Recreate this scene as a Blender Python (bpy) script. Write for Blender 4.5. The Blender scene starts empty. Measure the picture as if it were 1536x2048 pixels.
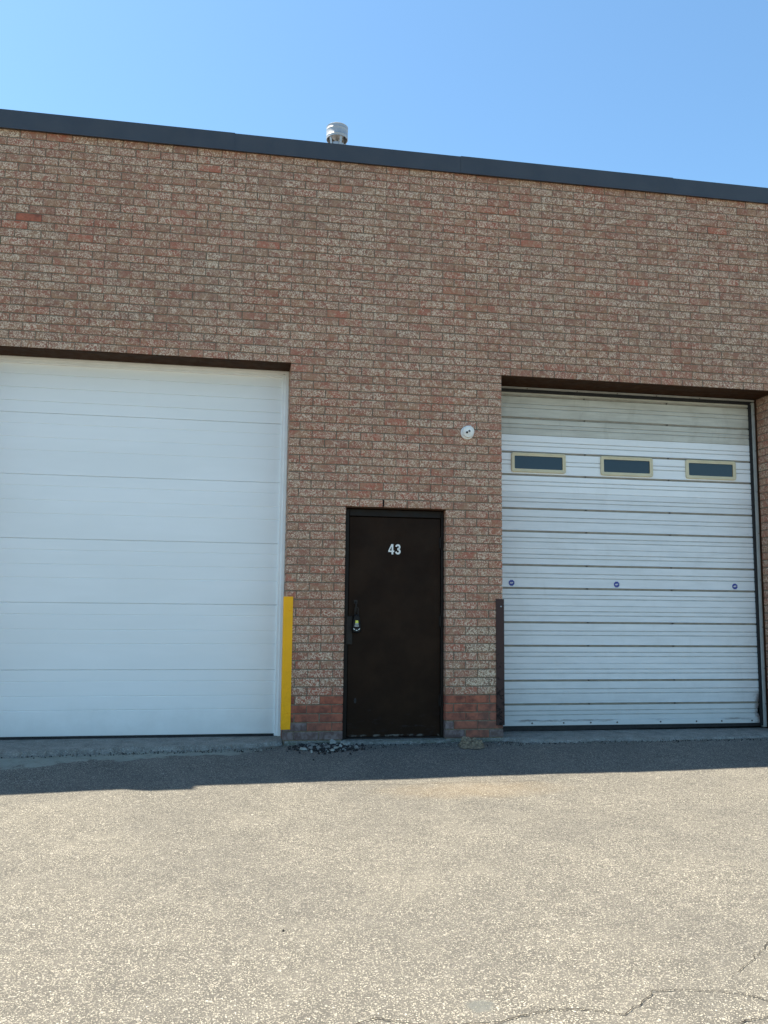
import bpy, math, random
from mathutils import Vector, Matrix, noise
S = bpy.context.scene
COL = S.collection
PI = math.pi

# ---------------------------------------------------------------- camera
cd = bpy.data.cameras.new('camera')
cam = bpy.data.objects.new('camera', cd); COL.objects.link(cam)
R = Vector((0.98531, -0.170470, 0.010205)); U = Vector((-0.029419, -0.110574, 0.993432)); F = Vector((0.168222, 0.979139, 0.113965))
m = Matrix((R, U, -F)).transposed().to_4x4(); m.translation = Vector((-1.48735, -7.98140, 1.18967))
cam.matrix_world = m
cd.sensor_fit = 'VERTICAL'; cd.sensor_height = 36; cd.lens = 30.05
cd.clip_start = 0.05; cd.clip_end = 3000
S.camera = cam

# ---------------------------------------------------------------- light
SUN = Vector((-2.6, 1.425, 5.845)).normalized()
elev = math.asin(SUN.z); azim = math.atan2(SUN.x, SUN.y)
w = bpy.data.worlds.new("World"); S.world = w; w.use_nodes = True
wn = w.node_tree; wn.nodes.clear()
sky = wn.nodes.new('ShaderNodeTexSky'); sky.sky_type = 'NISHITA'; sky.sun_disc = False
sky.sun_elevation = elev; sky.sun_rotation = azim
sky.altitude = 100; sky.air_density = 1.0; sky.dust_density = 0.6; sky.ozone_density = 1.6
bg = wn.nodes.new('ShaderNodeBackground'); bg.inputs[1].default_value = 0.077
wo = wn.nodes.new('ShaderNodeOutputWorld')
tint = wn.nodes.new('ShaderNodeMix'); tint.data_type = 'RGBA'; tint.blend_type = 'MULTIPLY'; tint.inputs[0].default_value = 1.0; tint.inputs[7].default_value = (0.83, 1.07, 1.10, 1)
wn.links.new(sky.outputs[0], tint.inputs[6]); wn.links.new(tint.outputs[2], bg.inputs[0]); wn.links.new(bg.outputs[0], wo.inputs[0])
sl = bpy.data.lights.new('sun', 'SUN'); sl.energy = 5.0; sl.angle = math.radians(0.5); sl.color = (1.0, 0.915, 0.76)
so = bpy.data.objects.new('sun', sl); COL.objects.link(so)
so.rotation_euler = SUN.to_track_quat('Z', 'Y').to_euler(); so.location = SUN * 30
S.view_settings.view_transform = 'Standard'; S.view_settings.look = 'None'
S.view_settings.exposure = 1.56; S.view_settings.gamma = 1.0

# ---------------------------------------------------------------- node helper
class NT:
    def __init__(s, name, rough=0.6, metal=0.0, spec=0.5):
        s.m = bpy.data.materials.new(name); s.m.use_nodes = True
        s.t = s.m.node_tree; s.b = s.t.nodes['Principled BSDF']
        s.b.inputs['Roughness'].default_value = rough; s.b.inputs['Metallic'].default_value = metal
        s.b.inputs['Specular IOR Level'].default_value = spec
        s.tc = s.t.nodes.new('ShaderNodeTexCoord').outputs['Object']
    def put(s, sock, v):
        if isinstance(v, bpy.types.NodeSocket): s.t.links.new(v, sock)
        elif v is not None:
            if sock.type == 'RGBA' and not hasattr(v, '__len__'): v = (v, v, v, 1)
            elif sock.type == 'RGBA' and len(v) == 3: v = (*v, 1)
            sock.default_value = v
    def M(s, op, a, b=None, c=None, clamp=False):
        n = s.t.nodes.new('ShaderNodeMath'); n.operation = op; n.use_clamp = clamp
        s.put(n.inputs[0], a)
        if b is not None: s.put(n.inputs[1], b)
        if c is not None: s.put(n.inputs[2], c)
        return n.outputs[0]
    def V(s, op, a, b):
        n = s.t.nodes.new('ShaderNodeVectorMath'); n.operation = op; s.put(n.inputs[0], a); s.put(n.inputs[1], b); return n.outputs[0]
    def noise(s, scale, detail=2, rough=0.5, dist=0, vec=None, col=False):
        n = s.t.nodes.new('ShaderNodeTexNoise'); s.put(n.inputs['Vector'], vec if vec is not None else s.tc)
        s.put(n.inputs['Scale'], scale); n.inputs['Detail'].default_value = detail
        n.inputs['Roughness'].default_value = rough; n.inputs['Distortion'].default_value = dist
        return n.outputs[1 if col else 0]
    def voro(s, scale, out='Color', vec=None, feat='F1'):
        n = s.t.nodes.new('ShaderNodeTexVoronoi'); n.feature = feat; s.put(n.inputs['Vector'], vec if vec is not None else s.tc)
        n.inputs['Scale'].default_value = scale; return n.outputs[out]
    def ramp(s, v, lo, hi, a=0.0, b=1.0, smooth=True):
        n = s.t.nodes.new('ShaderNodeMapRange'); n.interpolation_type = 'SMOOTHSTEP' if smooth else 'LINEAR'
        s.put(n.inputs[0], v); s.put(n.inputs[1], lo); s.put(n.inputs[2], hi); s.put(n.inputs[3], a); s.put(n.inputs[4], b); return n.outputs[0]
    def mix(s, f, a, b, mode='MIX'):
        n = s.t.nodes.new('ShaderNodeMix'); n.data_type = 'RGBA'; n.blend_type = mode
        s.put(n.inputs[0], f); s.put(n.inputs[6], a); s.put(n.inputs[7], b); return n.outputs[2]
    def sep(s, v):
        n = s.t.nodes.new('ShaderNodeSeparateXYZ'); s.put(n.inputs[0], v); return n.outputs
    def comb(s, x, y, z):
        n = s.t.nodes.new('ShaderNodeCombineXYZ'); s.put(n.inputs[0], x); s.put(n.inputs[1], y); s.put(n.inputs[2], z); return n.outputs[0]
    def scalev(s, v, sc): return s.V('MULTIPLY', v, sc)
    def attr(s, name, out='Color'):
        n = s.t.nodes.new('ShaderNodeAttribute'); n.attribute_name = name; return n.outputs[out]
    def bump(s, h, dist=0.003, strength=1.0):
        n = s.t.nodes.new('ShaderNodeBump'); n.inputs['Strength'].default_value = strength
        n.inputs['Distance'].default_value = dist; s.put(n.inputs['Height'], h); s.t.links.new(n.outputs[0], s.b.inputs['Normal'])
    def col(s, c): s.put(s.b.inputs['Base Color'], c)
    def rough(s, c): s.put(s.b.inputs['Roughness'], c)

def m_simple(name, c, rough=0.5, metal=0.0, var=0.12, scale=20, bump=0.0, bscale=200, spec=0.5):
    n = NT(name, rough, metal, spec)
    f = n.noise(scale, 4, 0.6)
    n.col(n.mix(n.ramp(f, 0.3, 0.7), [x*(1-var) for x in c], [min(1, x*(1+var)) for x in c]))
    n.rough(n.ramp(n.noise(scale*2, 3), 0.3, 0.7, rough*0.85, min(1, rough*1.15)))
    if bump: n.bump(n.noise(bscale, 3), bump)
    return n.m

# brick: red-brown body with pale worm-like relief strokes; face attribute "tone" carries each brick's own firing colour, plus a redder tint lower down the wall
def m_brick():
    n = NT('rugged_face_brick', 0.9, spec=0.25)
    t = n.attr('tone'); r = n.sep(t)
    p = n.V('ADD', n.tc, n.scalev(t, (13.7, 7.3, 9.1)))
    ps = n.V('MULTIPLY', p, (1.0, 1.0, 0.85))
    f = n.noise(30, 1.2, 0.5, 1.9, ps)
    ridge = n.M('ABSOLUTE', n.M('SUBTRACT', f, 0.5))
    wid = n.ramp(r[0], 0, 1, 0.030, 0.075, False)
    str1 = n.ramp(ridge, wid, n.M('ADD', wid, 0.03), 1, 0)
    brk = n.M('MULTIPLY', n.ramp(n.noise(80, 1, 0.5, 0, p), 0.36, 0.5), n.ramp(n.noise(17, 2, 0.6, 0.4, p), n.ramp(r[0], 0.1, 0.9, 0.50, 0.22, False), n.ramp(r[0], 0.1, 0.9, 0.60, 0.36, False), 0.12, 1))
    sec = n.ramp(n.noise(52, 2, 0.6, 1.0, p), 0.52, 0.62)
    strokes = n.M('MAXIMUM', n.M('MULTIPLY', str1, brk), n.M('MULTIPLY', sec, 0.25))
    fine = n.noise(260, 3, 0.65)
    plain = n.ramp(r[2], 0.2, 0.4)
    purple = n.ramp(r[2], 0.7, 0.9)
    strokes = n.M('MULTIPLY', strokes, n.M('SUBTRACT', 1.0, n.M('MULTIPLY', plain, 0.93)))
    base = n.mix(r[1], (0.275, 0.130, 0.084), (0.47, 0.132, 0.076))
    base = n.mix(n.ramp(n.noise(9, 3, 0.6, 0, p), 0.4, 0.66, 0, 0.75), base, (0.40, 0.225, 0.125))
    cream = n.mix(r[0], (0.72, 0.48, 0.34), (0.90, 0.72, 0.52))
    c = n.mix(n.M('MULTIPLY', strokes, 0.92), base, cream)
    pl = n.mix(n.ramp(n.noise(11, 4, 0.65, 0.4, p), 0.3, 0.7), (0.17, 0.055, 0.038), (0.52, 0.155, 0.085))
    pu = n.mix(n.ramp(n.noise(22, 4, 0.6, 0.5, p), 0.35, 0.7), (0.14, 0.085, 0.080), (0.32, 0.25, 0.24))
    c = n.mix(plain, c, n.mix(purple, pl, pu))
    c = n.mix(n.ramp(fine, 0.35, 0.7, 0.0, 0.35), c, (0.11, 0.075, 0.06))
    # soot and damp near the ground, wide weathering clouds
    z = n.sep(n.tc)[2]
    g = n.M('MULTIPLY', n.ramp(n.M('ADD', z, n.M('MULTIPLY', n.noise(6, 3), 0.3)), 0.1, 0.55, 1, 0), 0.35)
    c = n.mix(g, c, (0.06, 0.05, 0.05))
    c = n.mix(n.ramp(n.noise(0.9, 3, 0.6), 0.35, 0.7, 0.0, 0.12), c, (0.44, 0.35, 0.26))
    n.col(c)
    h = n.M('ADD', n.M('MULTIPLY', strokes, 0.7), n.M('ADD', n.M('MULTIPLY', fine, 0.45), n.M('MULTIPLY', n.noise(40, 2), 0.4)))
    n.bump(h, 0.0035, 0.8)
    return n.m
def m_mortar():
    n = NT('brick_mortar', 0.95, spec=0.2)
    c = n.mix(n.ramp(n.noise(35, 4, 0.6), 0.3, 0.7), (0.165, 0.132, 0.093), (0.265, 0.218, 0.155))
    c = n.mix(n.ramp(n.noise(300, 2), 0.5, 0.75, 0, 0.5), c, (0.09, 0.075, 0.06))
    n.col(c); n.bump(n.noise(240, 3, 0.7), 0.003, 0.9); return n.m

def m_asphalt():
    n = NT('weathered_asphalt', 0.92, spec=0.25)
    jit = n.V('ADD', n.tc, n.scalev(n.noise(30, 2, col=True), (0.02, 0.02, 0.02)))
    cA = n.sep(n.voro(150, vec=jit)); dA = n.voro(150, 'Distance', vec=jit)
    cB = n.sep(n.voro(85, vec=jit)); dB = n.voro(85, 'Distance', vec=jit)
    cC = n.sep(n.voro(330))
    macro = n.noise(1.1, 4, 0.6); mid = n.noise(7, 3, 0.6)
    binder = n.mix(n.ramp(mid, 0.3, 0.7), (0.105, 0.098, 0.085), (0.150, 0.139, 0.120))
    stone = n.mix(cA[1], (0.31, 0.285, 0.235), (0.66, 0.605, 0.495))
    mA = n.M('MULTIPLY', n.ramp(cA[0], 0.30, 0.42), n.ramp(dA, 0.30, 0.62, 1, 0))
    c = n.mix(mA, binder, stone)
    mB = n.M('MULTIPLY', n.ramp(cB[0], 0.78, 0.84), n.ramp(dB, 0.22, 0.42, 1, 0))
    c = n.mix(mB, c, n.mix(cB[1], (0.54, 0.50, 0.42), (0.80, 0.74, 0.62)))
    c = n.mix(n.ramp(cC[0], 0.5, 1.0, 0, 0.6), c, (0.055, 0.052, 0.048))
    cD = n.sep(n.voro(48, vec=jit)); c = n.mix(n.M('MULTIPLY', n.ramp(cD[0], 0.75, 0.8), n.ramp(n.voro(48, 'Distance', vec=jit), 0.2, 0.45, 0.6, 0)), c, n.mix(cD[1], (0.07, 0.065, 0.06), (0.55, 0.52, 0.45)))
    c = n.mix(n.ramp(n.noise(26, 3, 0.7), 0.45, 0.75, 0.0, 0.45), c, (0.085, 0.081, 0.074))
    c = n.mix(n.ramp(macro, 0.3, 0.72, 0.30, 0.0), c, (0.08, 0.078, 0.074))
    c = n.mix(n.ramp(n.noise(2.3, 5, 0.65), 0.5, 0.78, 0, 0.30), c, (0.24, 0.222, 0.185))
    xyz = n.sep(n.tc); X, Y = xyz[0], xyz[1]
    # rusty ochre stain running out from the entry
    ex = n.M('DIVIDE', n.M('SUBTRACT', X, 0.25), 0.75); ey = n.M('DIVIDE', n.M('ADD', Y, 1.85), 0.30)
    rr = n.M('ADD', n.M('ADD', n.M('MULTIPLY', ex, ex), n.M('MULTIPLY', ey, ey)), n.M('MULTIPLY', mid, 1.2))
    c = n.mix(n.ramp(rr, 0.3, 1.9, 0.20, 0), c, (0.30, 0.20, 0.09))
    # grey smooth spot
    sx = n.M('DIVIDE', n.M('ADD', X, 0.621), 0.058); sy = n.M('DIVIDE', n.M('ADD', Y, 4.983), 0.05)
    rs = n.M('ADD', n.M('ADD', n.M('MULTIPLY', sx, sx), n.M('MULTIPLY', sy, sy)), n.M('MULTIPLY', n.noise(40, 3), 1.3))
    c = n.mix(n.ramp(rs, 1.0, 1.7, 0.75, 0), c, (0.13, 0.135, 0.125))
    # thin cement wash spilled in front of the left bay
    wob = n.M('MULTIPLY', n.M('SUBTRACT', n.noise(3.2, 4, 0.6), 0.5), 0.62)
    lim = n.ramp(X, -3.5, -1.1, -0.78, -0.34, False)
    d = n.M('SUBTRACT', n.M('ADD', Y, wob), lim)
    sm = n.M('MULTIPLY', n.ramp(d, -0.025, 0.025), n.ramp(X, -1.5, -1.15, 1, 0))
    sm = n.M('MULTIPLY', sm, n.ramp(n.noise(16, 4, 0.7), 0.3, 0.5, 0.45, 0.85))
    c = n.mix(sm, c, n.mix(mid, (0.22, 0.24, 0.20), (0.38, 0.395, 0.34)))
    # gritty dirt against the foundation
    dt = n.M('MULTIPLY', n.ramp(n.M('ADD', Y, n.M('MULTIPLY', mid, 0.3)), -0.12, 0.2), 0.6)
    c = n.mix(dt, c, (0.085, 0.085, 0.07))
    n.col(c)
    h = n.M('ADD', n.M('MULTIPLY', mA, 0.55), n.M('ADD', n.M('MULTIPLY', mB, 0.7), n.M('MULTIPLY', cC[1], 0.35)))
    n.bump(h, 0.006, 1.0)
    return n.m

def m_concrete(name, a, b, moss=0.0):
    n = NT(name, 0.93, spec=0.25)
    c = n.mix(n.ramp(n.noise(8, 5, 0.65), 0.3, 0.7), a, b)
    v = n.sep(n.voro(140)); c = n.mix(n.ramp(v[0], 0.72, 0.85, 0, 0.5), c, (0.42, 0.41, 0.37))
    c = n.mix(n.ramp(n.noise(120, 3, 0.7), 0.52, 0.7, 0, 0.6), c, (0.07, 0.07, 0.062))
    if moss: c = n.mix(n.ramp(n.noise(18, 4, 0.7), 0.45, 0.6, 0, moss), c, (0.075, 0.095, 0.055))
    n.col(c); n.bump(n.noise(110, 5, 0.75), 0.006, 0.9); return n.m

def m_whitedoor():
    n = NT('white_embossed_steel', 0.42, spec=0.4)
    p = n.scalev(n.tc, (0.5, 1, 2.0))
    c = n.mix(n.ramp(n.noise(1.5, 3, 0.6, 0, p), 0.3, 0.7), (0.84, 0.845, 0.82), (0.88, 0.885, 0.865))
    st = n.noise(1.0, 4, 0.6, 0, n.scalev(n.tc, (3, 1, 0.8)))
    c = n.mix(n.ramp(st, 0.6, 0.85, 0, 0.03), c, (0.5, 0.48, 0.43))
    z = n.sep(n.tc)[2]
    c = n.mix(n.M('MULTIPLY', n.ramp(n.M('ADD', z, n.M('MULTIPLY', n.noise(5, 4, 0.7), 0.35)), 0.15, 0.5, 1, 0), 0.25), c, (0.40, 0.38, 0.34))
    n.col(c); n.bump(n.noise(1.2, 2), 0.004, 0.3); return n.m

def m_ribbed(name, a, b, dirt):
    n = NT(name, 0.45, spec=0.4)
    p = n.scalev(n.tc, (1.2, 1, 9))
    c = n.mix(n.ramp(n.noise(2.2, 4, 0.6, 0, p), 0.3, 0.7), a, b)
    st = n.noise(1.0, 5, 0.65, 0.5, n.scalev(n.tc, (5, 1, 2.2)))
    c = n.mix(n.ramp(st, 0.50, 0.78, 0, dirt*.7), c, (0.30, 0.265, 0.19))
    c = n.mix(n.ramp(n.noise(1, 4, 0.6, 0, n.scalev(n.tc, (1.2, 1, 40))), 0.5, 0.8, 0, dirt*0.4), c, (0.33, 0.32, 0.28))
    x, y, z = n.sep(n.tc)
    low = n.M('ADD', z, n.M('MULTIPLY', n.M('SUBTRACT', n.noise(7, 4, 0.7), 0.5), 0.35))
    c = n.mix(n.ramp(low, 0.12, 0.62, 0.30, 0), c, (0.30, 0.31, 0.30))
    rs = n.M('SUBTRACT', n.M('ADD', z, n.M('MULTIPLY', n.noise(5, 5, 0.75), 0.05)), 0.125)
    rust = n.M('MULTIPLY', n.ramp(n.M('ABSOLUTE', rs), 0.003, 0.016, 1, 0), n.ramp(n.noise(1.0, 5, 0.6, 0, n.scalev(n.tc, (2.3, 1, 12))), 0.46, 0.66))
    c = n.mix(n.M('MULTIPLY', rust, 0.6), c, (0.13, 0.09, 0.06))
    cr = n.M('MULTIPLY', n.ramp(n.M('ADD', x, n.M('MULTIPLY', n.noise(20, 4, 0.7), 0.1)), 3.97, 4.04), n.ramp(z, 0.3, 0.42, 1, 0))
    c = n.mix(n.M('MULTIPLY', cr, 0.85), c, (0.11, 0.05, 0.03))
    n.col(c); return n.m

def m_rustpaint(name, c0, rust, hi_z, amt=1.0, rough=0.5):
    n = NT(name, rough, spec=0.35)
    z = n.sep(n.tc)[2]
    f = n.noise(24, 5, 0.7, 0.4)
    k = n.ramp(z, 0.0, hi_z, 0.10, -0.14, False)
    mask = n.M('MULTIPLY', n.ramp(n.M('ADD', f, k), 0.54, 0.60), amt)
    c = n.mix(n.noise(6, 4, 0.6), [v*0.85 for v in c0], [v*1.15 for v in c0])
    c = n.mix(mask, c, rust); n.col(c); n.rough(n.M('ADD', n.M('MULTIPLY', mask, 0.35), rough))
    n.bump(n.M('MULTIPLY', mask, -0.5), 0.002); return n.m

def m_entry():
    n = NT('dark_brown_door_paint', 0.5, spec=0.10)
    x, y, z = n.sep(n.tc)
    c = n.mix(n.ramp(n.noise(3, 4, 0.6), 0.3, 0.7), (0.015, 0.0070, 0.0035), (0.025, 0.0122, 0.0060))
    sc = n.noise(1.0, 5, 0.7, 0.6, n.scalev(n.tc, (9, 1, 26)))
    low = n.ramp(z, 0.05, 0.42, 1, 0)
    c = n.mix(n.M('MULTIPLY', n.ramp(sc, 0.55, 0.68), n.M('MULTIPLY', low, 0.30)), c, (0.05, 0.05, 0.06))
    edge = n.M('MULTIPLY', n.ramp(n.M('ADD', z, n.M('MULTIPLY', n.noise(30, 4, 0.7), 0.02)), 0.038, 0.045, 1, 0), n.ramp(n.noise(12, 3, 0.6), 0.45, 0.6))
    c = n.mix(n.M('MULTIPLY', edge, 0.6), c, (0.20, 0.19, 0.17))
    n.col(c); n.rough(n.ramp(n.noise(5, 5, 0.7), 0.3, 0.7, 0.42, 0.60)); n.bump(n.noise(3.2, 2), 0.006, 0.25); return n.m

MT = dict(
    brick=m_brick(), mortar=m_mortar(), asphalt=m_asphalt(),
    slab=m_concrete('apron_concrete', (0.155, 0.150, 0.132), (0.26, 0.25, 0.22)),
    found=m_concrete('foundation_concrete', (0.13, 0.13, 0.115), (0.22, 0.215, 0.19), 0.5),
    coping=m_simple('charcoal_coping_metal', (0.045, 0.047, 0.053), 0.42, 0.0, 0.10, 3),
    brown=m_simple('brown_lintel_paint', (0.046, 0.021, 0.010), 0.7, 0, 0.2, 8, spec=0.08),
    whitedoor=m_whitedoor(),
    whitetrim=m_simple('white_vinyl_trim', (0.90, 0.90, 0.87), 0.4, 0, 0.03, 6),
    caulk=m_simple('white_caulk', (0.7, 0.68, 0.62), 0.6, 0, 0.1, 40),
    rubber=m_simple('black_rubber', (0.012, 0.012, 0.013), 0.7, 0, 0.2, 20),
    dark=m_simple('shaded_gap_black', (0.010, 0.010, 0.010), 0.9, 0, 0.2, 5, spec=0.1),  # near-black colour stands for the shade inside gaps and openings
    ribA=m_ribbed('ribbed_steel_dingy', (0.50, 0.475, 0.40), (0.61, 0.585, 0.50), 0.55),
    ribB=m_ribbed('ribbed_steel_bright', (0.84, 0.84, 0.82), (0.89, 0.89, 0.87), 0.12),
    ribC=m_ribbed('ribbed_steel_grey', (0.71, 0.715, 0.70), (0.79, 0.79, 0.775), 0.16),
    rib=m_simple('section_rib_grey', (0.30, 0.278, 0.228), 0.6, 0, 0.15, 12),
    groove=m_simple('section_groove_grey', (0.46, 0.465, 0.45), 0.6, 0, 0.15, 12),
    wframe=m_simple('yellowed_window_frame', (0.66, 0.57, 0.37), 0.5, 0, 0.06, 10),
    glass=m_simple('window_glass', (0.018, 0.030, 0.040), 0.06, 0, 0.1, 2, spec=0.5),
    galv=m_simple('galvanised_steel', (0.42, 0.43, 0.44), 0.5, 0.5, 0.08, 8),
    jamb=m_simple('grey_steel_jamb', (0.36, 0.365, 0.34), 0.5, 0.0, 0.10, 12),
    yellow=m_rustpaint('yellow_safety_paint', (0.98, 0.44, 0.0), (0.72, 0.30, 0.0), 1.4, 0.25, 0.5),
    oxide=m_rustpaint('dark_oxide_paint', (0.045, 0.019, 0.016), (0.014, 0.008, 0.007), 1.1, 1.0, 0.55),
    entry=m_entry(),
    dframe=m_simple('door_frame_paint', (0.012, 0.008, 0.006), 0.5, 0, 0.2, 8, spec=0.2),
    steel=m_simple('dark_plate_steel', (0.022, 0.017, 0.014), 0.5, 0.0, 0.2, 14, spec=0.25),
    number=m_simple('white_vinyl_number', (0.78, 0.77, 0.72), 0.5, 0, 0.04, 60),
    camwhite=m_simple('camera_white_plastic', (0.80, 0.80, 0.77), 0.3, 0, 0.02, 10),
    blackgl=m_simple('black_plastic', (0.006, 0.006, 0.007), 0.4, 0, 0.1, 10, spec=0.2),
    lensgrey=m_simple('grey_lens', (0.10, 0.11, 0.12), 0.15, 0, 0.1, 10),
    lblY=m_simple('yellow_label', (0.72, 0.72, 0.10), 0.5, 0, 0.04, 60),
    lblW=m_simple('pale_label', (0.70, 0.74, 0.68), 0.5, 0, 0.04, 60),
    blue=m_simple('blue_sticker', (0.022, 0.045, 0.27), 0.4, 0, 0.1, 30),
    screw=m_simple('weathered_screw', (0.10, 0.085, 0.07), 0.6, 0.3, 0.2, 80),
    crack=m_simple('crack_dark', (0.030, 0.027, 0.024), 1.0, 0, 0.3, 60, spec=0.0),
    chipP=m_simple('pale_concrete_chip', (0.29, 0.295, 0.26), 0.9, 0, 0.15, 60, 0.003, 150),
    chipG=m_simple('grey_stone_chip', (0.18, 0.178, 0.16), 0.9, 0, 0.2, 60, 0.003, 150),
    chipD=m_simple('dark_asphalt_crumb', (0.020, 0.019, 0.018), 0.95, 0, 0.3, 60, 0.003, 150),
    rag=m_simple('dirty_tan_cloth', (0.19, 0.15, 0.095), 0.95, 0, 0.6, 38, 0.006, 130),
    roof=m_simple('roof_gravel', (0.22, 0.21, 0.20), 0.95, 0, 0.3, 60, 0.01, 80),
)

# ---------------------------------------------------------------- mesh helper
class MB:
    def __init__(s): s.v = []; s.f = []; s.mi = []; s.tone = None
    def face(s, idx, mi=0): s.f.append(tuple(idx)); s.mi.append(mi)
    def box(s, x0, x1, y0, y1, z0, z1, mi=0, bev=0.0):
        b = min(bev, (x1-x0)*.49, (y1-y0)*.49, (z1-z0)*.49)
        if b <= 0:
            k = len(s.v); s.v += [(x, y, z) for z in (z0, z1) for y in (y0, y1) for x in (x0, x1)]
            for q in ((0,2,3,1),(4,5,7,6),(0,1,5,4),(2,6,7,3),(0,4,6,2),(1,3,7,5)): s.face([k+i for i in q], mi)
            return
        cs = []
        k = len(s.v)
        for sx in (0, 1):
            for sy in (0, 1):
                for sz in (0, 1):
                    X = (x0, x1)[sx]; Y = (y0, y1)[sy]; Z = (z0, z1)[sz]
                    dx = b if sx == 0 else -b; dy = b if sy == 0 else -b; dz = b if sz == 0 else -b
                    s.v += [(X, Y+dy, Z+dz), (X+dx, Y, Z+dz), (X+dx, Y+dy, Z)]
        def I(sx, sy, sz, a): return k + ((sx*2+sy)*2+sz)*3 + a
        for sx in (0, 1): s.face([I(sx,0,0,0), I(sx,1,0,0), I(sx,1,1,0), I(sx,0,1,0)], mi)
        for sy in (0, 1): s.face([I(0,sy,0,1), I(1,sy,0,1), I(1,sy,1,1), I(0,sy,1,1)], mi)
        for sz in (0, 1): s.face([I(0,0,sz,2), I(1,0,sz,2), I(1,1,sz,2), I(0,1,sz,2)], mi)
        for sx in (0, 1):
            for sy in (0, 1): s.face([I(sx,sy,0,0), I(sx,sy,1,0), I(sx,sy,1,1), I(sx,sy,0,1)], mi)
            for sz in (0, 1): s.face([I(sx,0,sz,0), I(sx,1,sz,0), I(sx,1,sz,2), I(sx,0,sz,2)], mi)
        for sy in (0, 1):
            for sz in (0, 1): s.face([I(0,sy,sz,1), I(1,sy,sz,1), I(1,sy,sz,2), I(0,sy,sz,2)], mi)
        for sx in (0, 1):
            for sy in (0, 1):
                for sz in (0, 1): s.face([I(sx,sy,sz,0), I(sx,sy,sz,1), I(sx,sy,sz,2)], mi)
    def prism(s, pts, y0, y1, mi=0, plane='xz'):
        """extrude an outline (list of (u,v)) between y0 and y1; plane xz extrudes along y, yz along x"""
        k = len(s.v); n = len(pts)
        for yy in (y0, y1):
            for u, v in pts: s.v.append((u, yy, v) if plane == 'xz' else (yy, u, v) if plane == 'yz' else (u, v, yy))
        s.face(range(k, k+n), mi); s.face(range(k+2*n-1, k+n-1, -1), mi)
        for i in range(n): j = (i+1) % n; s.face((k+i, k+j, k+n+j, k+n+i), mi)
    def lathe(s, prof, M=None, n=32, mi=0, cap=True):
        k = len(s.v); M = M or Matrix()
        for r, z in prof:
            for i in range(n):
                a = 2*PI*i/n; s.v.append(tuple(M @ Vector((r*math.cos(a), r*math.sin(a), z))))
        for j in range(len(prof)-1):
            for i in range(n):
                i2 = (i+1) % n; s.face((k+j*n+i, k+j*n+i2, k+(j+1)*n+i2, k+(j+1)*n+i), mi)
        if cap:
            s.face([k+i for i in range(n)][::-1], mi); s.face([k+(len(prof)-1)*n+i for i in range(n)], mi)
    def tube(s, pts, r, n=10, mi=0):
        k = len(s.v); pts = [Vector(p) for p in pts]
        up = Vector((0, 1, 0.01)).normalized()
        for i, p in enumerate(pts):
            d = (pts[min(i+1, len(pts)-1)] - pts[max(i-1, 0)]).normalized()
            a = d.cross(up).normalized(); b = d.cross(a)
            for q in range(n): t = 2*PI*q/n; s.v.append(tuple(p + a*r*math.cos(t) + b*r*math.sin(t)))
        for i in range(len(pts)-1):
            for q in range(n): q2 = (q+1) % n; s.face((k+i*n+q, k+i*n+q2, k+(i+1)*n+q2, k+(i+1)*n+q), mi)
        s.face([k+q for q in range(n)][::-1], mi); s.face([k+(len(pts)-1)*n+q for q in range(n)], mi)
    def build(s, name, mats, parent=None, smooth=False, loc=None, fix=True):
        me = bpy.data.meshes.new(name); off = Vector(loc) if loc else Vector()
        me.from_pydata([tuple(Vector(p)-off) for p in s.v] if loc else s.v, [], s.f)
        for mm in (mats if isinstance(mats, (list, tuple)) else [mats]): me.materials.append(MT[mm])
        me.polygons.foreach_set('material_index', s.mi)
        if s.tone:
            a = me.attributes.new('tone', 'FLOAT_COLOR', 'FACE'); a.data.foreach_set('color', [c for t in s.tone for c in t])
        if fix:
            import bmesh
            bm = bmesh.new(); bm.from_mesh(me); bmesh.ops.recalc_face_normals(bm, faces=bm.faces); bm.to_mesh(me); bm.free()
        if smooth: me.polygons.foreach_set('use_smooth', [True]*len(me.polygons))
        o = bpy.data.objects.new(name, me); COL.objects.link(o)
        if loc: o.location = off
        if parent: o.parent = parent; o.matrix_parent_inverse = Matrix.Translation(-parent.location) if parent.location.length and not loc else Matrix()
        if parent and loc: o.location = off - world_loc(parent)
        return o
def world_loc(o):
    v = Vector(o.location)
    while o.parent: o = o.parent; v += o.location
    return v
def smooth_angle(o, deg=40):
    me = o.data; me.polygons.foreach_set('use_smooth', [True]*len(me.polygons))
    me.set_sharp_from_angle(angle=math.radians(deg)); return o
def empty(name, loc, label, cat, group=None):
    o = bpy.data.objects.new(name, None); COL.objects.link(o); o.location = loc; o['label'] = label; o['category'] = cat
    if group: o['group'] = group
    return o
def tag(o, label, cat=None, group=None):
    o['label'] = label
    if cat: o['category'] = cat
    if group: o['group'] = group
    return o
def structure(o): o['kind'] = 'structure'; return o

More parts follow.
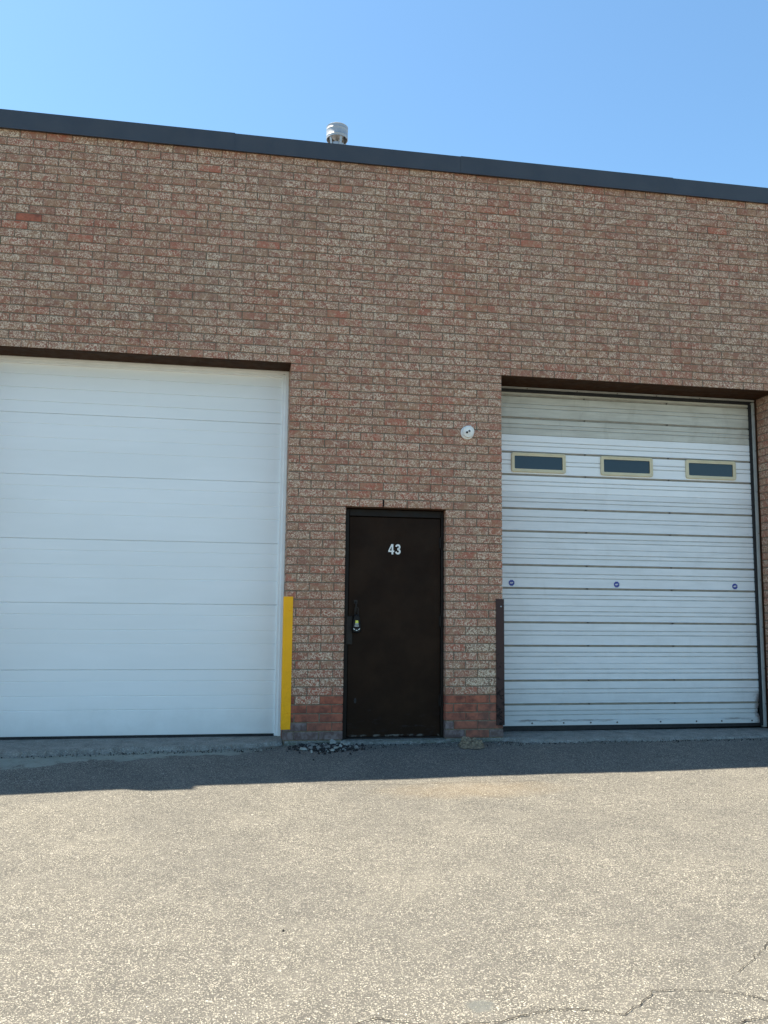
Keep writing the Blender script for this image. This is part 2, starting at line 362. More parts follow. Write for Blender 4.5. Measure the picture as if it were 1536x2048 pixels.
# ---------------------------------------------------------------- ground
def gz(x, y):
    xx = max(-9, min(9, x)); yy = max(-12, min(0, y))
    z = -.05 + .02*yy + .008*xx
    if xx < -1.9: z += .015*(xx+1.9)
    t = max(0, min(1, (y+1.25)/.85)); t = t*t*(3-2*t)
    z += (-.034+.003*max(-5, min(5, x)) - z)*t
    return z
def axis(a, b, step, far):
    c = [a + i*step for i in range(int(round((b-a)/step))+1)]
    ext = []; d = step
    v = b
    while v < far: d *= 1.5; v += d; ext.append(v)
    pre = []; d = step; v = a
    while v > -far: d *= 1.5; v -= d; pre.append(v)
    return pre[::-1] + c + ext
gx = axis(-6, 6, 0.06, 900); gy = axis(-7.5, 0.42, 0.06, 900)
g = MB()
for y in gy:
    for x in gx:
        n = (noise.noise(Vector((x*1.1, y*1.1, 3.1)))*0.006 + noise.noise(Vector((x*5, y*5, 1)))*0.0025) if abs(x) < 8 and -9 < y < 1 else 0
        g.v.append((x, y, gz(x, y)+n))
nx = len(gx)
for j in range(len(gy)-1):
    for i in range(nx-1): g.face((j*nx+i, j*nx+i+1, (j+1)*nx+i+1, (j+1)*nx+i))
structure(g.build('asphalt_ground', 'asphalt', smooth=True, fix=False))

# cracks: jagged narrow dark ribbons laid on the asphalt
def crack(name, pts, w0, seed, jag=0.012):
    rnd = random.Random(seed); P = []
    for (a, b) in zip(pts[:-1], pts[1:]):
        L = math.dist(a, b); k = max(2, int(L/0.012))
        for i in range(k):
            t = i/k; x = a[0]+(b[0]-a[0])*t; y = a[1]+(b[1]-a[1])*t
            P.append((x + noise.noise(Vector((x*22, y*22, seed)))*jag*1.3, y + noise.noise(Vector((x*30, y*30, seed+5)))*jag))
    P.append(pts[-1]); mb = MB(); n = len(P)
    for i, (x, y) in enumerate(P):
        a = P[max(0, i-1)]; b = P[min(n-1, i+1)]; d = Vector((b[0]-a[0], b[1]-a[1])).normalized(); nn = Vector((-d.y, d.x))
        e = min(1, i/5, (n-1-i)/5)
        w = w0*e*(0.35 + 0.9*abs(noise.noise(Vector((x*35, y*35, seed+2)))) + rnd.random()*0.5)
        h = gz(x, y) + 0.0045 + noise.noise(Vector((x*1.1, y*1.1, 3.1)))*0.006 + noise.noise(Vector((x*5, y*5, 1)))*0.0025
        mb.v += [(x+nn.x*w, y+nn.y*w, h), (x-nn.x*w, y-nn.y*w, h)]
    for i in range(n-1): mb.face((2*i, 2*i+1, 2*i+3, 2*i+2))
    return structure(mb.build(name, 'crack', fix=False))
crack('pavement_crack', [(-1.6,-5.30),(-1.39,-5.0),(-1.325,-4.95)], .002, 1)
crack('pavement_crack', [(-1.16,-5.10),(-1.05,-5.03),(-0.975,-5.02),(-0.93,-5.05),(-0.82,-5.09),(-0.70,-5.10),(-0.588,-5.105),(-0.51,-5.078),(-0.394,-5.048),(-0.293,-5.064),(-0.158,-5.124),(-0.10,-5.08),(-0.03,-5.03),(0.022,-4.985),(0.09,-4.99),(0.164,-5.004),(0.284,-5.031),(0.377,-5.113),(0.5,-5.16),(0.8,-5.15)], .0022, 2)
crack('pavement_crack', [(0.34,-4.93),(0.452,-4.852),(0.50,-4.82),(0.558,-4.761),(0.62,-4.72),(0.679,-4.664),(0.8,-4.55),(0.9,-4.5)], .0015, 3)
crack('pavement_crack', [(0.13,-5.25),(0.212,-5.234),(0.308,-5.216),(0.6,-5.2)], .0028, 4)
crack('pavement_crack', [(-0.86,-1.555),(-0.5,-1.60),(-0.2,-1.63),(0.042,-1.647),(0.4,-1.655),(0.887,-1.669)], .0024, 5)

# concrete slabs at the two bays (broken front edge) -------------------------------------------------
def slab(x0, x1, edge, seed):
    mb = MB(); n = int((x1-x0)/0.02)
    rows = 5
    for i in range(n+1):
        x = x0+(x1-x0)*i/n
        e = edge(x)
        j1 = noise.noise(Vector((x*2.2, seed, 0)))*0.07 + noise.noise(Vector((x*9, seed, 3)))*0.05 + noise.noise(Vector((x*35, seed, 7)))*0.03
        j2 = noise.noise(Vector((x*9, seed, 11)))*0.03 + noise.noise(Vector((x*40, seed, 13)))*0.02
        zt = 0.0 + noise.noise(Vector((x*3, seed, 5)))*0.003
        zb = gz(x, e-0.05) - 0.015
        mb.v += [(x, 1.2, 0.0), (x, e+0.14, zt), (x, e+0.02+j1, zt-0.006), (x, e-0.008+j1, (zt*0.45+zb*0.55)+j2*0.25), (x, e-0.055+j1+j2, zb)]
    for i in range(n):
        for r in range(rows-1): a = i*rows+r; mb.face((a, a+1, a+rows+1, a+rows))
    return structure(mb.build('concrete_apron', 'slab', fix=False))
def lerp(tbl):
    def f(x):
        for (a, u), (b, v) in zip(tbl[:-1], tbl[1:]):
            if x <= b: return u+(v-u)*(x-a)/(b-a)
        return tbl[-1][1]
    return f
slab(-4.03, -1.03, lerp([(-4.1,-.36),(-3.3,-.33),(-2.6,-.24),(-2.1,-.22),(-1.54,-.16),(-1.2,-.06),(-1.0,.04)]), 1.3)
slab(1.04, 4.06, lerp([(1.0,.02),(1.10,-.03),(1.22,-.145),(2.4,-.13),(3.7,-.10),(4.2,-.09)]), 7.7)

# ================================================================ BUILDING
B = empty('brick_building', (0, 0, 0), 'low flat-roofed industrial building of mottled red-brown brick with charcoal metal coping', 'building')
CO = 0.08; NC = 70; MOD = 0.231
XL, XR = -7.0, 7.0
OPEN = [(-4.03, -1.03, 44, 0.36), (-0.482, 0.491, 27, 0.12), (1.055, 4.06, 44, 0.42)]   # x0, x1, courses high, reveal depth
rnd = random.Random(4)
wb = MB(); wb.tone = []
def tone_for(i, x):
    z = i*CO
    if i <= 4 and not (i == 4 and x < -0.7 and rnd.random() < .6):
        p = {0: .55, 1: .55, 2: .30, 3: .12, 4: .04}[i]
        b = 1.0 if rnd.random() < p else 0.5
        return (rnd.random(), rnd.random(), b, rnd.random())
    a = .5+.55*(rnd.betavariate(2, 2)-.5); r = .75*rnd.betavariate(1.8, 2.8)
    r += 0.26*max(0, min(1, (3.9-z)/1.2))  # redder towards the lower courses
    r += 0.25*noise.noise(Vector((x*.9, z*.9, 4)))
    if rnd.random() < .018: r = .9; a *= .5
    b = 0.0
    if i in (6, 7, 10, 12) and .62 < x < 1.0: a, r = .95, 0
    return (a, max(0, min(1, r)), b, rnd.random())
def add_brick(u0, u1, z0, z1, tf, tone, depth=0.05):
    """tf maps (u, d, z) -> xyz, d = distance behind the face"""
    b = 0.0035; j = lambda s: (rnd.random()-.5)*s
    k = len(wb.v); off = j(.003)
    ring = lambda ins, d, w: [(u0+ins+j(w), d, z0+ins+j(w)), (u1-ins+j(w), d, z0+ins+j(w)), (u1-ins+j(w), d, z1-ins+j(w)), (u0+ins+j(w), d, z1-ins+j(w))]
    R0 = ring(0, depth, 0); R1 = ring(0, b+off, .0018); R2 = ring(b, off, .0018)
    for rg in (R0, R1, R2): wb.v += [tf(*p) for p in rg]
    for a in (0, 4):
        for i in range(4): j2 = (i+1) % 4; wb.face((k+a+i, k+a+j2, k+a+4+j2, k+a+4+i), 0); wb.tone.append(tone)
    wb.face((k+8, k+9, k+10, k+11), 0); wb.tone.append(tone)
front = lambda u, d, z: (u, d, z)
for i in range(NC):
    z0, z1 = i*CO + .0052, (i+1)*CO - .0052
    spans = [(XL, XR)]
    for (a, b_, h, dp) in OPEN:
        if i < h:
            ns = []
            for (p, q) in spans:
                if a < q and b_ > p: ns += [(p, a), (b_, q)]
                else: ns.append((p, q))
            spans = ns
    ph = -0.122 + (0 if i % 2 else MOD/2) + (rnd.random()-.5)*.006
    for (p, q) in spans:
        js = [p]; k0 = math.floor((p-ph)/MOD)+1; x = ph + k0*MOD
        while x < q: js.append(x); x += MOD
        js.append(q)
        if js[1]-js[0] < .05 and len(js) > 2: js.pop(1)
        if js[-1]-js[-2] < .05 and len(js) > 2: js.pop(-2)
        for n_, (a, b_) in enumerate(zip(js[:-1], js[1:])):
            g0 = 0.0 if n_ == 0 else .0038; g1 = 0.0 if n_ == len(js)-2 else .0038
            edge = n_ == 0 or n_ == len(js)-2
            x0 = a+g0+(rnd.random()-.5)*.004*(n_ > 0); x1 = b_-g1+(rnd.random()-.5)*.004*(n_ < len(js)-2)
            if i == 59 and a < -3.45 < b_: tn = (.1, 1, .5, .5)
            else: tn = tone_for(i, a)
            add_brick(x0, x1, z0+(rnd.random()-.5)*.0015, z1+(rnd.random()-.5)*.0015, front, tn, 0.10 if edge else 0.03)
    for (a, b_, h, dp) in OPEN:
        if i < h and dp > .15:
            for (xx, sgn) in ((a, 1), (b_, -1)):
                tf = (lambda xx, sgn: (lambda u, d, z: (xx - sgn*d, u, z)))(xx, sgn)
                cuts = [0.108, dp-.005] if i % 2 else [0.108, 0.225, dp-.005]
                for u0, u1 in zip(cuts[:-1], cuts[1:]): add_brick(u0+.002, u1-.006, z0, z1, tf, tone_for(i, xx), .03)
# mortar backing, recessed behind the brick faces
def mort(x0, x1, z0, z1):
    k = len(wb.f); wb.box(x0, x1, .0062, .45, z0, z1, 1); wb.tone += [(0, 0, 0, 0)]*(len(wb.f)-k)
e = .0065
HT = NC*CO
mort(XL, -4.03-e, -.3, HT); mort(-1.03+e, -.482-e, -.3, 3.52+e); mort(.491+e, 1.055-e, -.3, 3.52+e); mort(4.06+e, XR, -.3, HT)
mort(-.482-e, .491+e, 2.16+e, 3.52+e)
mort(-4.03-e, 4.06+e, 3.52+e, HT)
wall = wb.build('wall', ['brick', 'mortar'], B, fix=False)

# weep hole above the door
mb = MB(); mb.box(-.128, -.116, -.004, .01, 2.17, 2.235, 0); mb.build('weep_hole', 'dark', B)
# foundation strips below the piers
for (a, b_) in ((XL, -4.05), (-1.015, -.49), (.50, 1.05), (4.07, XR)):
    mb = MB(); n = int((b_-a)/.03); rows = 5
    for i in range(n+1):
        x = a+(b_-a)*i/n; q = lambda s, k: noise.noise(Vector((x*s, k, 2)))
        mb.v += [(x, .02, -.002), (x, -.006+q(12, 1)*.003, -.004), (x, -.018+q(20, 3)*.006, -.012), (x, -.024+q(15, 5)*.01, gz(x, 0)-.02), (x, .02, gz(x, 0)-.1)]
    for i in range(n):
        for r in range(rows-1): k = i*rows+r; mb.face((k, k+1, k+rows+1, k+rows))
    mb.build('foundation', 'found', B, fix=False)
# doorstep under the entry door
mb = MB(); n = 50
for i in range(n+1):
    x = -.50+1.0*i/n; q = lambda s, k: noise.noise(Vector((x*s, k, 2)))
    mb.v += [(x, .25, -.004), (x, .05+q(9, 0)*.006, -.004), (x, -.02+q(8, 1)*.022, -.012+q(20, 2)*.003), (x, -.055+q(9, 4)*.03, -.032+q(25, 2)*.004), (x, -.085+q(7, 5)*.03, gz(x, 0)-.012)]
for i in range(n):
    for r in range(4): k = i*5+r; mb.face((k, k+1, k+6, k+5))
mb.build('doorstep', 'found', B, fix=False)

# coping: folded charcoal metal in lengths, each lapping the next
seams = [XL-.02, -6.224, -3.939, -1.654, .631, 2.916, 5.201, XR+.02]
for k, (a, b_) in enumerate(zip(seams[:-1], seams[1:])):
    d = .0 if k % 2 else .0035
    pts = [(-.004-d, 5.594), (-.034-d, 5.588), (-.030-d, 5.596), (-.030-d, 5.765+d), (.30+d, 5.785+d), (.30+d, 5.60), (.29, 5.60), (.29, 5.772), (-.02, 5.755), (-.02, 5.604)]
    mb = MB(); mb.prism(pts, a, b_+(.03 if k < 6 else 0), 0, 'yz'); mb.build('coping', 'coping', B)
# roof deck, side walls and back so the block is closed
mb = MB(); mb.box(XL, XR, .29, 14, 5.30, 5.36); mb.build('roof', 'roof', B)
mb = MB(); mb.box(XL, -6.75, .46, 14, -.3, 5.60); mb.box(6.75, XR, .46, 14, -.3, 5.60); mb.box(XL+.25, XR-.25, 13.75, 14, -.3, 5.60); mb.build('side_wall', 'mortar', B)
# raised party wall (out of frame to the left) whose end throws the small bump in the shadow edge
mb = MB(); mb.box(-4.86, -4.52, -.03, 9, 5.79, 6.18, 0, .01); tag(mb.build('party_wall', 'coping', B), 'raised party wall crossing the roof, capped in dark metal')

# lintels
for (a, b_, zz, y1) in ((-4.03, -1.03, 3.52, .30), (1.055, 4.06, 3.52, .375)):
    mb = MB(); mb.box(a+.002, b_-.002, .006, y1, zz-.001, zz+.0065, 0); mb.box(a+.002, b_-.002, -.001, .0055, zz-.004, zz+.006, 0)
    mb.build('lintel', 'brown', B)
mb = MB(); mb.box(-.480, .489, .004, .08, 2.152, 2.168, 0); mb.build('lintel', 'brown', B)

# ---------------------------------------------------------------- left overhead door
def section_profile(zs):
    return zs
yP = .33
mb = MB()
J = [0.02, .616, 1.227, 1.816, 2.413, 2.997, 3.52]
prof = []
for a, b_ in zip(J[:-1], J[1:]):
    h = (b_-a) if b_ < 3.5 else .586
    prof += [(yP+.011, a), (yP, a+.004)]
    top = b_ > 3.5; dg = .008 if top else .0035
    for f_ in ((.19, .41, .63) if top else (.39, .60, .825)):
        z = a+h*f_
        if z < b_-.03: prof += [(yP, z-.006), (yP+dg, z-.0022), (yP+dg, z+.0008), (yP-.0000, z+.004)]
    prof += [(yP, b_-.004), (yP+.011, b_)]
k = len(mb.v)
xs = [-4.02, -3.2, -2.3, -1.6, -1.045]
for x in xs:
    for y, z in prof: mb.v.append((x, y, z))
n = len(prof)
for i in range(len(xs)-1):
    for q in range(n-1): mb.face((i*n+q, (i+1)*n+q, (i+1)*n+q+1, i*n+q+1))
mb.box(-4.02, -1.045, .36, .40, .03, 3.52, 0)
D1 = mb.build('overhead_door', 'whitedoor', B, fix=False)
tag(D1, 'plain clean white overhead door of wide smooth sections, left bay')
mb = MB(); mb.box(-4.02, -1.05, .322, .35, -.002, .022, 0, .003); mb.build('bottom_seal', 'rubber', D1)
# white trim round the left door: stepped stop moulding
mb = MB()
mb.box(-1.066, -1.034, .286, .345, 0.0, 3.515, 0, .004); mb.box(-1.094, -1.062, .298, .345, 0.002, 3.488, 0, .004)
mb.box(-4.026, -3.994, .286, .345, 0.0, 3.515, 0, .004); mb.box(-3.998, -3.966, .298, .345, 0.002, 3.488, 0, .004)
mb.box(-4.0, -1.06, .288, .345, 3.492, 3.5155, 0, .003); mb.box(-3.97, -1.09, .296, .345, 3.462, 3.496, 0, .004)
tr = mb.build('door_trim', 'whitetrim', B)
mb = MB(); mb.box(-1.0345, -1.0295, .281, .30, .0, 3.516, 0); mb.box(-4.03, -1.035, .283, .30, 3.5150, 3.5185, 0); mb.build('caulk_bead', 'caulk', tr)

# ---------------------------------------------------------------- right overhead door
yR = .39
mb = MB(); segs = []   # (y, z, mat)
JS = [.102+0.0, .669, 1.250, 1.832, 2.418, 3.016, 3.468]
def ribmat(z):
    return 0 if z > 3.016 else 1 if z > 2.418 else 2
P = []  # list of (y,z,mat of the segment that follows)
for si, (a, b_) in enumerate(zip(JS[:-1], JS[1:])):
    base = {0: .10}.get(si, a)
    m0 = 0 if si == 5 else 1 if si == 4 else 2
    o = a if si else .087
    P += [(yR+.010, a, m0), (yR, a+.004, m0)]
    feats = [(.071, 't'), (.113, 't'), (.178, 'R'), (.284, 't'), (.328, 't'), (.413, 'R'), (.484, 't'), (.526, 't')]
    for dz, kind in feats:
        z = o+dz
        if z > b_-.035 or z < a+.02: continue
        if kind == 't': P += [(yR, z-.0065, m0), (yR+.009, z-.0055, 4), (yR+.009, z+.001, m0), (yR, z+.0045, m0)]
        else: P += [(yR, z-.012, 3), (yR+.014, z-.011, 3), (yR+.010, z+.008, m0), (yR-.004, z+.010, m0), (yR-.003, z+.014, m0), (yR, z+.018, m0)]
    P += [(yR, b_-.004, m0), (yR+.010, b_, m0)]
xs = [1.08, 1.9, 2.7, 3.5, 3.93]
# windows are set in section five: leave the faces, frames stand proud
n = len(P)
for x in xs:
    for (y, z, _) in P: mb.v.append((x + 0, y + .002*math.sin(x*3+z*5), z))
for (y, z, _) in P:
    # right-hand ends of the sections; the lowest corner is torn and bent
    xe = 3.986 + noise.noise(Vector((z*30, 0, 0)))*.0015
    if z < .36: xe = 3.99
    if .12 < z < .24: xe = 3.968 + .012*noise.noise(Vector((z*60, 1, 0))) + .018*abs(z-.18)/.06
    mb.v.append((xe, y + (.012 if .12 < z < .3 else 0), z))
for i in range(len(xs)):
    for q in range(n-1): mb.face((i*n+q, (i+1)*n+q, (i+1)*n+q+1, i*n+q+1), P[q][2])
D2 = mb.build('overhead_door', ['ribA', 'ribB', 'ribC', 'rib', 'groove'], B, fix=False)
tag(D2, 'weathered ribbed steel overhead door with three small windows, right bay')
mb = MB(); mb.box(1.08, 3.997, yR-.006, yR+.02, .052, .104, 0, .004); mb.build('bottom_rail', 'ribC', D2)
# slightly tilted black seal: thick at the left
mb = MB(); mb.v += [(1.08, yR-.004, .0), (4.0, yR-.004, .022), (4.0, yR-.004, .053), (1.08, yR-.004, .053), (1.08, yR+.03, .0), (4.0, yR+.03, .022), (4.0, yR+.03, .053), (1.08, yR+.03, .053)]
for q in ((0,1,2,3),(7,6,5,4),(0,4,5,1),(1,5,6,2),(2,6,7,3),(3,7,4,0)): mb.face(q)
mb.build('bottom_seal', 'rubber', D2)
Rx = Matrix.Rotation(PI/2, 4, 'X')
for x in (1.478, 1.81, 2.10, 2.385, 2.86, 3.26, 3.545, 3.89):
    mb = MB(); mb.lathe([(.0, .006), (.006, .0055), (.0085, .0), (.0085, -.004)], Matrix.Translation((x, yR-.008, .078)) @ Rx, 12); mb.build('bolt', 'screw', D2)
for si in range(6):
    o = JS[si] if si else .087
    for dz in (.178, .413):
        z = o+dz
        if z > 3.44: continue
        for x in (2.09, 3.03):
            mb = MB(); mb.lathe([(.0, .004), (.005, .0035), (.007, .0), (.007, -.012)], Matrix.Translation((x, yR-.003, z)) @ Rx, 10); mb.build('screw', 'screw', D2)
def rrect(x0, x1, z0, z1, r, n=5):
    pts = []
    for cx, cz, a0 in ((x1-r, z0+r, -90), (x1-r, z1-r, 0), (x0+r, z1-r, 90), (x0+r, z0+r, 180)):
        for i in range(n+1): a = math.radians(a0+90*i/n); pts.append((cx+r*math.cos(a), cz+r*math.sin(a)))
    return pts
def ringframe(x0, x1, z0, z1, w_, y_out, y_in, r, mat, name, parent, lip=.008):
    mb = MB()
    loops = [(rrect(x0, x1, z0, z1, r), y_in), (rrect(x0, x1, z0, z1, r), y_out+.004), (rrect(x0+.004, x1-.004, z0+.004, z1-.004, r), y_out),
             (rrect(x0+w_*.45, x1-w_*.45, z0+w_*.45, z1-w_*.45, r*.8), y_out), (rrect(x0+w_*.5, x1-w_*.5, z0+w_*.5, z1-w_*.5, r*.8), y_out+lip*.4),
             (rrect(x0+w_, x1-w_, z0+w_, z1-w_, r*.5), y_out+lip*.6), (rrect(x0+w_, x1-w_, z0+w_, z1-w_, r*.5), y_in)]
    for pts, y in loops: mb.v += [(p[0], y, p[1]) for p in pts]
    n = len(loops[0][0])
    for l in range(len(loops)-1):
        for i in range(n): j = (i+1) % n; mb.face((l*n+i, l*n+j, (l+1)*n+j, (l+1)*n+i))
    return mb.build(name, mat, parent)
for (a, b_) in ((1.278, 1.869), (2.256, 2.844), (3.223, 3.807)):
    ringframe(a, b_, 2.622, 2.826, .034, yR-.020, yR-.001, .022, 'wframe', 'window_frame', D2)
    mb = MB(); mb.prism(rrect(a+.03, b_-.03, 2.652, 2.796, .01), yR-.0045, yR-.0015, 0); mb.build('window_pane', 'glass', D2)

# strokes for lettering, as flat ribbons with a little thickness
def stroke(mb, pts, w_, y0, y1, closed=False, slant=0.0):
    pts = [Vector((p[0]+slant*p[1], p[1])) for p in pts]; n = len(pts); L = []; Rr = []
    for i in range(n):
        a = pts[(i-1) % n] if (closed or i) else pts[0]; b = pts[(i+1) % n] if (closed or i < n-1) else pts[-1]
        d1 = (pts[i]-a).normalized() if (pts[i]-a).length else (b-pts[i]).normalized()
        d2 = (b-pts[i]).normalized() if (b-pts[i]).length else d1
        nn = Vector((-(d1+d2).y, (d1+d2).x)).normalized(); k = 1/max(.5, nn.dot(Vector((-d1.y, d1.x))))
        L.append(pts[i]+nn*w_*.5*k); Rr.append(pts[i]-nn*w_*.5*k)
    for i in range(n if closed else n-1):
        j = (i+1) % n
        mb.prism([tuple(L[i]), tuple(L[j]), tuple(Rr[j]), tuple(Rr[i])], y0, y1)
def arc(cx, cz, rx, rz, a0, a1, n=10): return [(cx+rx*math.cos(math.radians(a0+(a1-a0)*i/n)), cz+rz*math.sin(math.radians(a0+(a1-a0)*i/n))) for i in range(n+1)]
for sx in (1.274, 2.411, 3.752):
    c = (sx, yR-.0005, 1.478); mb = MB()
    mb.prism([(sx+.032*math.cos(2*PI*i/8+PI/8), 1.478+.032*math.sin(2*PI*i/8+PI/8)) for i in range(8)], yR-.0045, yR-.002); st = mb.build('sticker', 'blue', D2)
    lm = MB(); sl_ = .3; y0, y1 = yR-.0062, yR-.0047
    def at(pts): return [(sx+.8*(p[0]+sl_*p[1]), 1.478+.7*p[1]) for p in pts]
    stroke(lm, at([(-.021, -.009), (-.014, .010), (-.009, -.009)]), .0038, y0, y1); stroke(lm, at([(-.018, -.003), (-.011, -.003)]), .0035, y0, y1)
    stroke(lm, at([(-.005, -.009), (-.005, .009), (.001, .009), (.005, .004), (.005, -.004), (.001, -.009), (-.005, -.009)]), .0038, y0, y1)
    stroke(lm, at([(.007, .009), (.019, .009)]), .0038, y0, y1); stroke(lm, at([(.013, .009), (.013, -.009)]), .0038, y0, y1)
    lm.build('sticker_lettering', 'number', D2)
# black backing standing for the shaded gap, and steel frame round the right door
mb = MB(); mb.box(1.06, 4.055, .43, .447, -.02, 3.515, 0); mb.build('gap_backing', 'dark', B)
mb = MB(); mb.box(1.06, 4.047, .36, .372, 3.496, 3.5165, 0, .002)
mb.box(4.010, 4.046, .358, .43, .012, 3.486, 0, .003); mb.box(4.022, 4.030, .352, .3575, .02, 3.48, 0, .001)
fr = mb.build('door_frame', 'jamb', B); tag(fr, 'grey steel jamb and head strip round the ribbed door')
for z in (.25, .62, 1.05, 1.55, 2.05, 2.5, 2.95, 3.35):
    mb = MB(); mb.lathe([(0, .004), (.005, .003), (.006, 0), (.006, -.004)], Matrix.Translation((4.036, .3575, z)) @ Rx, 10); mb.build('screw', 'screw', fr)
for x in (1.45, 2.0, 2.45, 2.9, 3.4):
    mb = MB(); mb.lathe([(0, .004), (.005, .003), (.006, 0), (.006, -.004)], Matrix.Translation((x, .3595, 3.501)) @ Rx, 10); mb.build('screw', 'screw', fr)
mb = MB(); mb.box(1.06, 4.0, .366, .384, 3.462, 3.4955, 0, .002); mb.box(3.982, 4.0095, .366, .384, .03, 3.4615, 0, .002); mb.build('gap_strip', 'rubber', fr)  # black strips standing in for the dark gap round the sections
mb = MB(); mb.box(4.0475, 4.059, .345, .42, .0, 3.513, 0); mb.build('jamb_filler', 'brown', B)

# ---------------------------------------------------------------- entry door
mb = MB()
fy = .075
def frame_bar(x0, x1, z0, z1): mb.box(x0, x1, fy, .14, z0, z1, 0, .004)
frame_bar(-.480, -.437, -.01, 2.150); frame_bar(.462, .489, -.01, 2.150); mb.box(-.436, .461, fy+.001, .14, 2.082, 2.149, 0, .004)
mb.box(-.437, -.425, .115, .14, -.01, 2.08, 0); mb.box(.450, .462, .115, .14, -.01, 2.08, 0)
mb.build('door_frame', 'dframe', B)
mb = MB(); mb.box(-.433, .458, .088, .132, .012, 2.076, 0, .003)
DE = mb.build('entry_door', 'entry', B); tag(DE, 'dark brown steel entry door numbered 43')
mb = MB(); mb.box(-.45, .47, .135, .4, -.02, 2.16, 0); mb.build('gap_backing', 'dark', B)  # black box standing for the shade behind the door leaf
mb = MB(); mb.box(-.436, .461, .06, .16, -.004, .008, 0, .003); mb.build('threshold', 'steel', B)
for z in (1.84, 1.09, .34):
    mb = MB(); mb.tube([(.4605, .079, z-.055), (.4605, .079, z+.055)], .009, 12); mb.box(.444, .459, .084, .0875, z-.05, z+.05, 0); mb.build('hinge', 'dframe', DE)
# number 43 (bold condensed)
mb = MB(); y0, y1 = .0858, .0878
def sh(pts, ox): return [(ox+p[0], 1.722+p[1]) for p in pts]
mb.prism(sh([(.031, 0), (.048, 0), (.048, .022), (.057, .022), (.057, .037), (.048, .037), (.048, .098), (.029, .098), (.000, .036), (.000, .022), (.031, .022)], -.055), y0, y1)
# counter of the 4 is cut by a dark inset
n4 = mb
thr = arc(.026, .072, .017, .018, 175, -80, 12) + arc(.026, .028, .0185, .0195, 82, -175, 14)
stroke(n4, [(.012+p[0], 1.722+p[1]) for p in thr], .0165, y0, y1)
n4.build('door_number', 'number', DE)
mb = MB(); mb.prism(sh([(.013, .0365), (.0315, .0365), (.0315, .074)], -.055), .0850, .0857); mb.build('number_counter', 'entry', DE)
# latch guard plate, pull handle, old keyhole
mb = MB(); mb.box(-.455, -.395, .0675, .0745, .865, 1.128, 0, .003); mb.box(-.402, -.393, .0745, .087, .865, 1.128, 0, .002)
lg = mb.build('latch_guard', 'steel', DE)
mb = MB(); mb.box(-.432, -.408, .0655, .0673, .912, .924, 0); mb.build('key_slot', 'rubber', DE)
mb = MB(); mb.tube([(-.365, .086, 1.262), (-.365, .060, 1.262), (-.365, .052, 1.250), (-.365, .052, 1.175), (-.365, .060, 1.163), (-.365, .086, 1.163)], .0075, 10)
mb.box(-.383, -.347, .084, .0878, 1.245, 1.282, 0, .003); mb.build('pull_handle', 'steel', DE)
mb = MB(); mb.prism([(-.357+.012*math.cos(2*PI*i/14), .345+.026*math.sin(2*PI*i/14)) for i in range(14)], .0862, .0879); mb.build('lock_hole', 'rubber', DE)

# ================================================================ THINGS
# yellow and brown corner guards (angle irons) on the brick corners
def guard(name, x0, x1, corner, z0, z1, mat, label, bolts):
    r = empty(name, ((x0+x1)/2, 0, z0), label, 'corner guard', 'steel guards on the brick corners')
    mb = MB()
    if corner < x0+.02: pts = [(x0-.002, .11), (x0-.002, -.010), (x1, -.010), (x1, -.003), (x0+.006, -.003), (x0+.006, .11)]
    else: pts = [(x1+.002, .11), (x1+.002, -.010), (x0, -.010), (x0, -.003), (x1-.006, -.003), (x1-.006, .11)]
    k = len(mb.v); n = len(pts)
    mb.prism(pts, z0, z1, 0, 'xy')
    mb.build('angle_plate', mat, r, loc=(0, 0, 0))
    for (bx, bz) in bolts:
        b = MB(); b.lathe([(0, .005), (.006, .004), (.008, 0), (.008, -.003)], Matrix.Translation((bx, -.011, bz)) @ Rx, 12); b.build('bolt', 'galv' if 'dark' in label else mat, r, loc=(0, 0, 0))
    return r
guard('corner_guard', -1.045, -.962, -1.03, .102, 1.305, 'yellow', 'bright yellow steel corner guard on the brick corner beside the plain white door', [(-.99, .25), (-.99, 1.18)])
guard('corner_guard', .985, 1.064, 1.055, .115, 1.307, 'oxide', 'dark rusty brown steel corner guard on the brick corner beside the ribbed door', [(1.035, 1.235)])

# security camera
SC = empty('security_camera', (.705, 0, 2.925), 'small round white dome security camera with two black lenses on the brick wall', 'security camera')
mb = MB(); mb.lathe([(.066, 0), (.066, .016), (.063, .022), (.045, .024)], Matrix.Translation((.702, .003, 2.922)) @ Rx, 40); smooth_angle(mb.build('mount_base', 'camwhite', SC, loc=(0,0,0)))
ax = Vector((-.10, -1, -.22)).normalized()
Q = ax.to_track_quat('Z', 'Y').to_matrix().to_4x4()
Mh = Matrix.Translation((.706, -.018, 2.932)) @ Q
mb = MB(); mb.lathe([(.050, -.006), (.058, .006), (.060, .022), (.057, .036), (.052, .044), (.047, .045), (.046, .040), (.030, .046), (.016, .050), (.002, .051)], Mh, 40); smooth_angle(mb.build('housing', 'camwhite', SC, loc=(0,0,0)), 35)
for dx, dz, mt, rr in ((-.017, -.006, 'blackgl', .0105), (.006, .008, 'lensgrey', .0115)):
    mb = MB(); mb.lathe([(rr, .044), (rr, .0525), (rr*.8, .054), (.001, .0535)], Mh @ Matrix.Translation((0, 0, 0)) @ Matrix.Translation(Q.inverted() @ Vector((dx, 0, dz))), 20)
    smooth_angle(mb.build('lens', mt, SC, loc=(0,0,0)))

